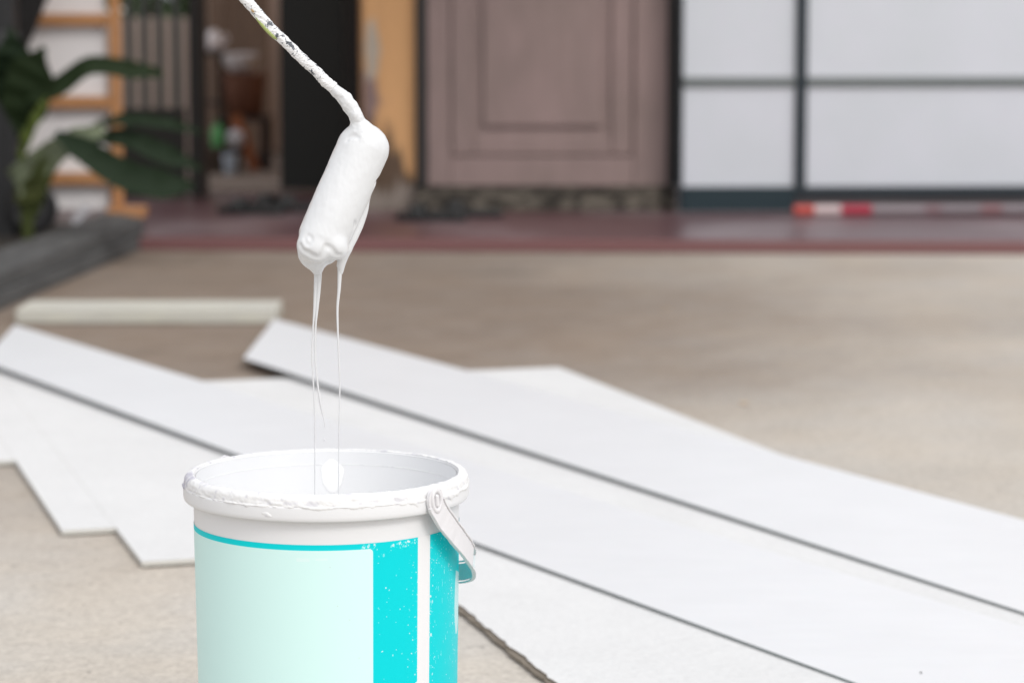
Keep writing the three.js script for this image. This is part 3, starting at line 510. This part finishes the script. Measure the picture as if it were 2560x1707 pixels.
  c.globalAlpha = 0.85; c.fillStyle = css(0.72, 0.8, 0.81); c.beginPath(); c.moveTo(px(79), py(y1 - 0.05)); c.bezierCurveTo(px(76), py(y1 - 0.09), px(77), py(y1 - 0.10), px(80), py(y1 - 0.12)); c.bezierCurveTo(px(84), py(y1 - 0.125), px(88), py(y1 - 0.12), px(92), py(y1 - 0.06)); c.closePath(); c.fill();
  c.globalAlpha = 0.25; c.fillStyle = css(0.85, 0.9, 0.9); c.fillRect(px(-9), py(0.3005), px(-3.5) - px(-9), 9); c.fillRect(px(-1), py(0.3005), px(4) - px(-1), 6); c.globalAlpha = 1;
  c.fillStyle = css(0.45, 0.5, 0.48); for (const [d, y] of [[5, 0.291], [13, 0.235], [17, 0.194], [8, 0.25]]) { c.globalAlpha = 0.35; c.beginPath(); c.arc(px(d), py(y), 1.6, 0, 7); c.fill(); } c.globalAlpha = 1;
  const lt = new THREE.CanvasTexture(cv); lt.colorSpace = THREE.SRGBColorSpace; lt.anisotropy = 8;
  const lg = new THREE.CylinderGeometry(wallR(y1) + 0.0004, wallR(y0) + 0.0004, y1 - y0, 200, 1, true, -Math.PI, Math.PI * 2).translate(0, (y1 + y0) / 2, 0);
  part('label', lg, phys([1, 1, 1], { map: lt, roughness: 0.45, specularIntensity: 0.35 }), b, 'worn turquoise print with pale mint panel and white stripe');

  // carrying strap: hinged on a lug at the front right, hanging round the right side
  const deg = THREE.MathUtils.degToRad, P = (t) => { const a = deg(49.7 + t), drop = 0.118 * Math.pow(Math.sin(deg(Math.max(0.01, t))), 0.72), r = 0.1568 + 0.001 * Math.sin(deg(t)); return new THREE.Vector3(r * Math.sin(a), 0.3525 - drop, r * Math.cos(a)); };
  function ribbon(t0, t1, w0, w1, r0, r1, n = 60) {                                        // a bar with its section between w0..w1 across and r0..r1 outwards
    const pos = [], idx = [];
    for (let i = 0; i <= n; i++) {
      const t = mix(t0, t1, i / n), p = P(t), tg = P(t + 0.4).sub(P(t - 0.4 < 0 ? 0 : t - 0.4)).normalize(), out = new THREE.Vector3(p.x, 0, p.z).normalize(), side = new THREE.Vector3().crossVectors(out, tg).normalize();
      const e = 0.0005; for (const [w, r] of [[w0 + e, r0], [w0, r0 + e], [w0, r1 - e], [w0 + e, r1], [w1 - e, r1], [w1, r1 - e], [w1, r0 + e], [w1 - e, r0]]) { const q = p.clone().addScaledVector(side, w).addScaledVector(out, r); const lump = 0.0009 * fbm(q.x * 90, q.y * 90, q.z * 90, 2); q.addScaledVector(out, lump).addScaledVector(side, 0.6 * lump); pos.push(q.x, q.y, q.z); }
      if (i < n) for (let k = 0; k < 8; k++) { const a = i * 8 + k, c2 = i * 8 + (k + 1) % 8; idx.push(a, a + 8, c2, c2, a + 8, c2 + 8); }
    }
    for (const e of [0, n]) for (let k = 1; k < 7; k++) e ? idx.push(e * 8, e * 8 + k + 1, e * 8 + k) : idx.push(0, k, k + 1);
    const g = new THREE.BufferGeometry(); g.setAttribute('position', new THREE.Float32BufferAttribute(pos, 3)); g.setIndex(idx); const q = g.toNonIndexed(); q.computeVertexNormals(); return q;
  }
  const hm = mat([0.73, 0.72, 0.735], { roughness: 0.5, map: colourMap(256, 256, (u, v) => { const n = tfbm(u, v, 9, 4); const k = n > 0.72 ? 0.82 : 1; return [k, k, k]; }) });
  const handle = new THREE.Group(); handle.name = 'handle'; b.add(handle); handle.userData.label = 'white plastic carrying strap hanging down on the right';
  part('strap', [ribbon(0.4, 33, -0.0105, 0.0105, 0, 0.0022, 150), ribbon(41, 179, -0.0092, 0.0092, 0, 0.0022, 120)], hm, handle);
  part('strap_rib', [ribbon(0.2, 179.5, -0.0125, -0.0106, -0.0012, 0.0034, 420)], hm, handle); part('strap_rib', [ribbon(0.2, 179.5, 0.0106, 0.0125, -0.0012, 0.0034, 420)], hm, handle);
  // lug: flattened ring and pin over the end of the strap
  const ring = new THREE.TorusGeometry(0.0078, 0.0021, 10, 36).scale(0.82, 1.4, 1), lug = new THREE.Group(); lug.name = 'lug'; handle.add(lug);
  for (const a0 of [49.7, 229.7]) {
    const a = deg(a0), q = new THREE.Object3D(); q.position.set(0.1588 * Math.sin(a), 0.3535, 0.1588 * Math.cos(a)); q.rotation.set(0, a, 0); q.updateMatrix();
    const tilt = ring.clone().rotateZ(0.12), pin = new RoundedBoxGeometry(0.0048, 0.0135, 0.006, 3, 0.002).rotateZ(0.12), back = new THREE.CylinderGeometry(0.0118, 0.0118, 0.004, 32).rotateX(Math.PI / 2).scale(0.95, 1.15, 1).translate(0, 0, -0.0022);
    for (const g of [tilt, pin, back]) { g.applyMatrix4(q.matrix); }
    part('lug_ring', tilt, hm, handle); part('lug_pin', pin, hm, handle); part('lug_plate', back, hm, handle);
  }
  handle.remove(lug);
}

// ---------------------------------------------------------------- paint roller with dripping paint
{
  const RZ = -2.95, O = new THREE.Vector3(-0.1759, 0.6725, RZ);
  const t = thing('paint_roller', 'paint roller soaked in white paint, held above the bucket and dripping', 'roller', O.toArray());
  // the coated roller, its neck and the thick ends of the drips as one skin of wet paint
  const seg = (p, a, b, ra, rb) => { const bx = b[0] - a[0], by = b[1] - a[1], bz = b[2] - a[2], px = p[0] - a[0], py = p[1] - a[1], pz = p[2] - a[2], h = clamp((px * bx + py * by + pz * bz) / (bx * bx + by * by + bz * bz + 1e-12)); return Math.hypot(px - bx * h, py - by * h, pz - bz * h) - mix(ra, rb, h); };
  const smin = (a, b, k) => { const h = Math.max(k - Math.abs(a - b), 0) / k; return Math.min(a, b) - h * h * k * 0.25; };
  const Q = (x, y, z = 0) => [x - O.x, y - O.y, z];
  const C = (cx, cy, z = 0) => Q(-0.1506 - (870 - cx) * 1.1e-4, 0.7442 - (cy - 80) * 1.078e-4, z);
  const ax = new THREE.Vector3(0.392, 0.884, -0.25).normalize();
  const neck = [[-0.1884, 0.7789, 0.0058], [-0.1795, 0.7705, 0.0072], [-0.1725, 0.762, 0.0078], [-0.1655, 0.7515, 0.0078], [-0.1606, 0.7425, 0.0064], [-0.1560, 0.731, 0.007]];
  const curtain = [[850, 800, 0.003, -0.006], [818, 960, 0.0042, -0.005], [760, 1110, 0.0054, -0.003], [700, 1230, 0.006, 0.001], [645, 1340, 0.006, 0.005], [612, 1440, 0.0046, 0.004], [590, 1568, 0.0026, 0.002]];
  const tail = [[338, 1325, 0.0150, 0.014], [355, 1415, 0.0125, 0.012], [363, 1490, 0.0078, 0.008], [367, 1568, 0.0046, 0.002]];
  const bumps = [[335, 1285, 0.0165, 0.0262, 0.005], [405, 1318, 0.0145, 0.0284, 0.005], [548, 1296, 0.0135, 0.0268, 0.005], [592, 1330, 0.0085, 0.0255, 0.004]];
  const smooth = (rows, n) => { const c = new THREE.CatmullRomCurve3(rows.map((r) => new THREE.Vector3(r[0], r[1], r[3] ?? 0)), false, 'centripetal'), out = []; for (let i = 0; i <= n; i++) { const u = i / n, p = c.getPoint(u), f = u * (rows.length - 1), k = Math.min(rows.length - 2, f | 0); out.push([p.x, p.y, mix(rows[k][2], rows[k + 1][2], f - k), p.z]); } return out; };
  const neckS = smooth(neck, 14).map((r) => [Q(r[0], r[1]), r[2]]), curtainS = smooth(curtain.map((r) => [r[0] / 1000, r[1] / 1000, r[2], r[3]]), 18).map((r) => [C(r[0] * 1000, r[1] * 1000, r[3]), r[2]]), tailS = smooth(tail.map((r) => [r[0] / 1000, r[1] / 1000, r[2], r[3]]), 9).map((r) => [C(r[0] * 1000, r[1] * 1000, r[3]), r[2]]);
  const chain = (p, rows) => { let m = 1; for (let i = 0; i < rows.length - 1; i++) m = Math.min(m, seg(p, rows[i][0], rows[i + 1][0], rows[i][1], rows[i + 1][1])); return m; };
  function whole(p) {
    const s = p[0] * ax.x + p[1] * ax.y + p[2] * ax.z, rx = p[0] - ax.x * s, ry = p[1] - ax.y * s, rz = p[2] - ax.z * s, rad = Math.hypot(rx, ry, rz);
    const rc = s > 0 ? 0.0262 : 0.0155, q0 = rad - (0.0277 - 0.0006 * step(-0.02, -0.06, s) - rc), q1 = Math.abs(s) - (0.073 - rc);
    let d = Math.min(Math.max(q0, q1), 0) + Math.hypot(Math.max(q0, 0), Math.max(q1, 0)) - rc;
    if (d > 0.024) { const far = Math.min(d, chain(p, neckS), chain(p, tailS), chain(p, curtainS)); if (far > 0.022) return far; }
    d += 0.0008 * fbm(p[0] * 38, p[1] * 26, p[2] * 38, 3) + 0.00035 * fbm(p[0] * 130, p[1] * 90, p[2] * 130 + 9, 2);
    d = smin(d, chain(p, neckS) + 0.0026 * fbm(p[0] * 95, p[1] * 95, p[2] * 95, 3), 0.012);
    for (const [cx, cy, r, z, k] of bumps) { const c = C(cx, cy, z); d = smin(d, Math.hypot(p[0] - c[0], p[1] - c[1], p[2] - c[2]) - r, k); }
    let e = chain(p, tailS);
    e = smin(e, seg(p, C(300, 1380, 0.004), C(480, 1395, 0.002), 0.012, 0.0075), 0.012);
    e = smin(e, seg(p, C(480, 1395, 0.002), C(548, 1378, 0.002), 0.0075, 0.004), 0.006);
    d = smin(d, e, 0.0065);
    let f = chain(p, curtainS);
    f = smin(f, seg(p, C(640, 1330, 0.004), C(575, 1500, 0.003), 0.005, 0.0022), 0.004);
    return smin(d, f, 0.0025);
  }
  // folds in the paint skin: shallow creases that follow the surface as found from the front
  const onSkin = (cx, cy) => { const p = C(cx, cy); let z = 0.07; for (let i = 0; i < 90; i++) { const d = whole([p[0], p[1], z]); if (d < 0.00003) break; z -= Math.max(d * 0.8, 0.00003); } return [p[0], p[1], z]; };
  const crease = (pts, r, out) => { const c = new THREE.CatmullRomCurve3(pts.map(([x, y]) => new THREE.Vector3(x / 1000, y / 1000, 0))), n = pts.length * 3, rows = []; for (let i = 0; i <= n; i++) { const q = c.getPoint(i / n), f = Math.sin(Math.PI * clamp(0.06 + 0.88 * i / n)); const w = onSkin(q.x * 1000, q.y * 1000); w[2] += out; rows.push([w, r * (0.35 + 0.65 * f)]); } return rows; };
  const creases = [crease([[222, 1272], [250, 1318], [300, 1345], [350, 1375], [400, 1388], [435, 1360], [462, 1310], [480, 1282]], 0.0022, 0.0009), crease([[478, 1276], [512, 1292], [545, 1330], [570, 1368], [604, 1372]], 0.0018, 0.0009), crease([[664, 264], [676, 240], [700, 228], [735, 226], [768, 238]], 0.0015, 0.0008), crease([[272, 1200], [282, 1240], [300, 1262]], 0.0009, 0.0009), crease([[298, 1172], [322, 1188], [334, 1218], [322, 1248]], 0.0008, 0.0009), crease([[742, 1062], [746, 1085], [738, 1108]], 0.0012, 0.0004), crease([[930, 700], [948, 670], [960, 640]], 0.0012, 0.0004)];
  function sdf(p) { let d = whole(p); if (d > 0.006) return d; for (const rows of creases) { const q = -chain(p, rows), k = 0.0045, h = Math.max(k - Math.abs(d - q), 0) / k; d = Math.max(d, q) + h * h * k * 0.25; } return d; }
  const R = 132, mc = new MarchingCubes(R, new THREE.MeshBasicMaterial(), false, false, 400000), half = [0.062, 0.112, 0.05], off = [0.004, 0.008, 0];
  mc.isolation = 0;
  for (let k = 0; k < R; k++) for (let j = 0; j < R; j++) for (let i = 0; i < R; i++) {
    const p = [((i - R / 2) / (R / 2)) * half[0] + off[0], ((j - R / 2) / (R / 2)) * half[1] + off[1], ((k - R / 2) / (R / 2)) * half[2] + off[2]];
    mc.field[i + j * R + k * R * R] = -sdf(p);
  }
  mc.update();
  const pa = new Float32Array(mc.count * 3); for (let i = 0; i < pa.length; i++) pa[i] = mc.positionArray[i] * half[i % 3] + off[i % 3];
  let skin = new THREE.BufferGeometry(); skin.setAttribute('position', new THREE.BufferAttribute(pa, 3)); skin = mergeVertices(skin, 1e-6);
  const sp = skin.attributes.position, na = new Float32Array(sp.count * 3);
  for (let i = 0; i < sp.count; i++) {
    const p = [sp.getX(i), sp.getY(i), sp.getZ(i)], e = 0.0004, d1 = sdf(p), g = [0, 1, 2].map((a) => { const u = [...p]; u[a] += e; return sdf(u) - d1; }), l = Math.hypot(...g) || 1;
    for (let a = 0; a < 3; a++) na[3 * i + a] = g[a] / l;
  }
  skin.setAttribute('normal', new THREE.BufferAttribute(na, 3));
  part('roller_cover', skin, M.wetPaint, t);

  // bent metal rod under flaking, dried paint
  const rodMap = colourMap(1024, 128, (u, v) => {
    const s = u, n = fbm(s * 34, v * 5, 1, 5) + 0.35 * fbm(s * 9, v * 1.5, 12, 2), m = fbm(s * 170, v * 14, 5, 3);
    const c = [0.78, 0.78, 0.785];
    const put = (k, q) => { for (let i = 0; i < 3; i++) c[i] = mix(c[i], q[i], k); };
    const bare = step(0.09, 0.17, n + 0.5 * m - 0.12 * Math.abs(s - 0.66) - (s < 0.36 ? 0.12 : 0) - (s > 0.86 ? 0.4 : 0)); put(bare, [0.07, 0.08, 0.095]);
    put(0.45 * step(0.02, 0.3, m), [0.5, 0.5, 0.52]);
    return c;
  });
  const rodPts = [[-0.395, 1.0, RZ - 0.03], [-0.33, 0.93, RZ - 0.01], [-0.3, 0.894, RZ], [-0.277, 0.868, RZ], [-0.2648, 0.854, RZ], [-0.2492, 0.8367, RZ], [-0.2353, 0.8236, RZ], [-0.2205, 0.8087, RZ], [-0.2057, 0.7955, RZ], [-0.1958, 0.7848, RZ], [-0.1875, 0.778, RZ]].map(([x, y, z]) => [x - O.x, y - O.y, z - O.z]);
  part('rod', sweep(rodPts, [0.0056, 0.0056, 0.0056, 0.0057, 0.0056, 0.0055, 0.0054, 0.0054, 0.0054, 0.0058, 0.0062], 36, 0.0011, 36), phys([1, 1, 1], { map: rodMap, roughness: 0.55 }), t, 'metal rod crusted with flaking white paint');
  // where the paint has come off the rod shows yellow green
  const G = (x, y, z = 0) => [x - O.x, y - O.y, z];
  const patch = (pts, w, m, name, label) => part(name, sweep(pts.map(([x, y, z]) => G(x, y, z)), w, 10, 0.0004, 14), m, t, label);
  patch([[-0.2695, 0.8535, 0.0032], [-0.2625, 0.8452, 0.0034], [-0.2555, 0.8375, 0.0034], [-0.2490, 0.8312, 0.003], [-0.2455, 0.8285, 0.0028]], [0.0004, 0.0019, 0.0024, 0.0022, 0.0004], mat([0.34, 0.40, 0.13], { roughness: 0.5 }), 'bare_patch', 'yellow green streak where paint has come off');
  patch([[-0.2735, 0.8615, 0.0042], [-0.2712, 0.8585, 0.0045], [-0.2688, 0.8562, 0.0042]], [0.0003, 0.0016, 0.0003], mat([0.42, 0.29, 0.15], { roughness: 0.6 }), 'bare_patch', 'small ochre spot');

  // threads of paint falling into the bucket
  const thread = (rows) => part('paint_drip', sweep(rows.map(([x, y]) => [x - O.x, y - O.y, 0.002]), rows.map((r) => r[2] * 1.15), 10, 0, 8), M.wetPaint, t);
  thread([[-0.2062, 0.5935, 0.0036], [-0.2070, 0.582, 0.0024], [-0.2081, 0.5669, 0.0018], [-0.2095, 0.5438, 0.0013], [-0.2107, 0.5302, 0.0009], [-0.2118, 0.512, 0.00075], [-0.2126, 0.4947, 0.0007], [-0.2117, 0.4714, 0.00068], [-0.2106, 0.444, 0.00062], [-0.2104, 0.3973, 0.00056], [-0.2110, 0.34, 0.0005], [-0.2114, 0.3015, 0.00045]]);
  thread([[-0.2048, 0.5935, 0.0036], [-0.2044, 0.582, 0.0028], [-0.2048, 0.5669, 0.0020], [-0.2068, 0.5438, 0.0013], [-0.2081, 0.5302, 0.0009], [-0.2089, 0.512, 0.00085], [-0.2091, 0.4947, 0.0008], [-0.208, 0.4755, 0.00085], [-0.2055, 0.4536, 0.0010], [-0.2038, 0.4435, 0.0013], [-0.2026, 0.4365, 0.0011], [-0.2012, 0.4289, 0.0005], [-0.1999, 0.4215, 0.0004], [-0.1996, 0.4165, 0.0001]]);
  thread([[-0.1818, 0.594, 0.0030], [-0.1824, 0.5837, 0.0022], [-0.1833, 0.566, 0.0016], [-0.1851, 0.5465, 0.00115], [-0.185, 0.5247, 0.00095], [-0.1842, 0.4947, 0.0008], [-0.1834, 0.4701, 0.0007], [-0.1836, 0.4468, 0.00066], [-0.1843, 0.42, 0.0006], [-0.1849, 0.3973, 0.00056], [-0.1855, 0.35, 0.0005], [-0.1858, 0.3015, 0.00045]]);
  part('paint_drop', new THREE.SphereGeometry(0.0007, 12, 10).scale(1, 2.4, 1).translate(-0.2003 - O.x, 0.4045 - O.y, 0.002), M.wetPaint, t);
}

renderer.render(scene, camera);
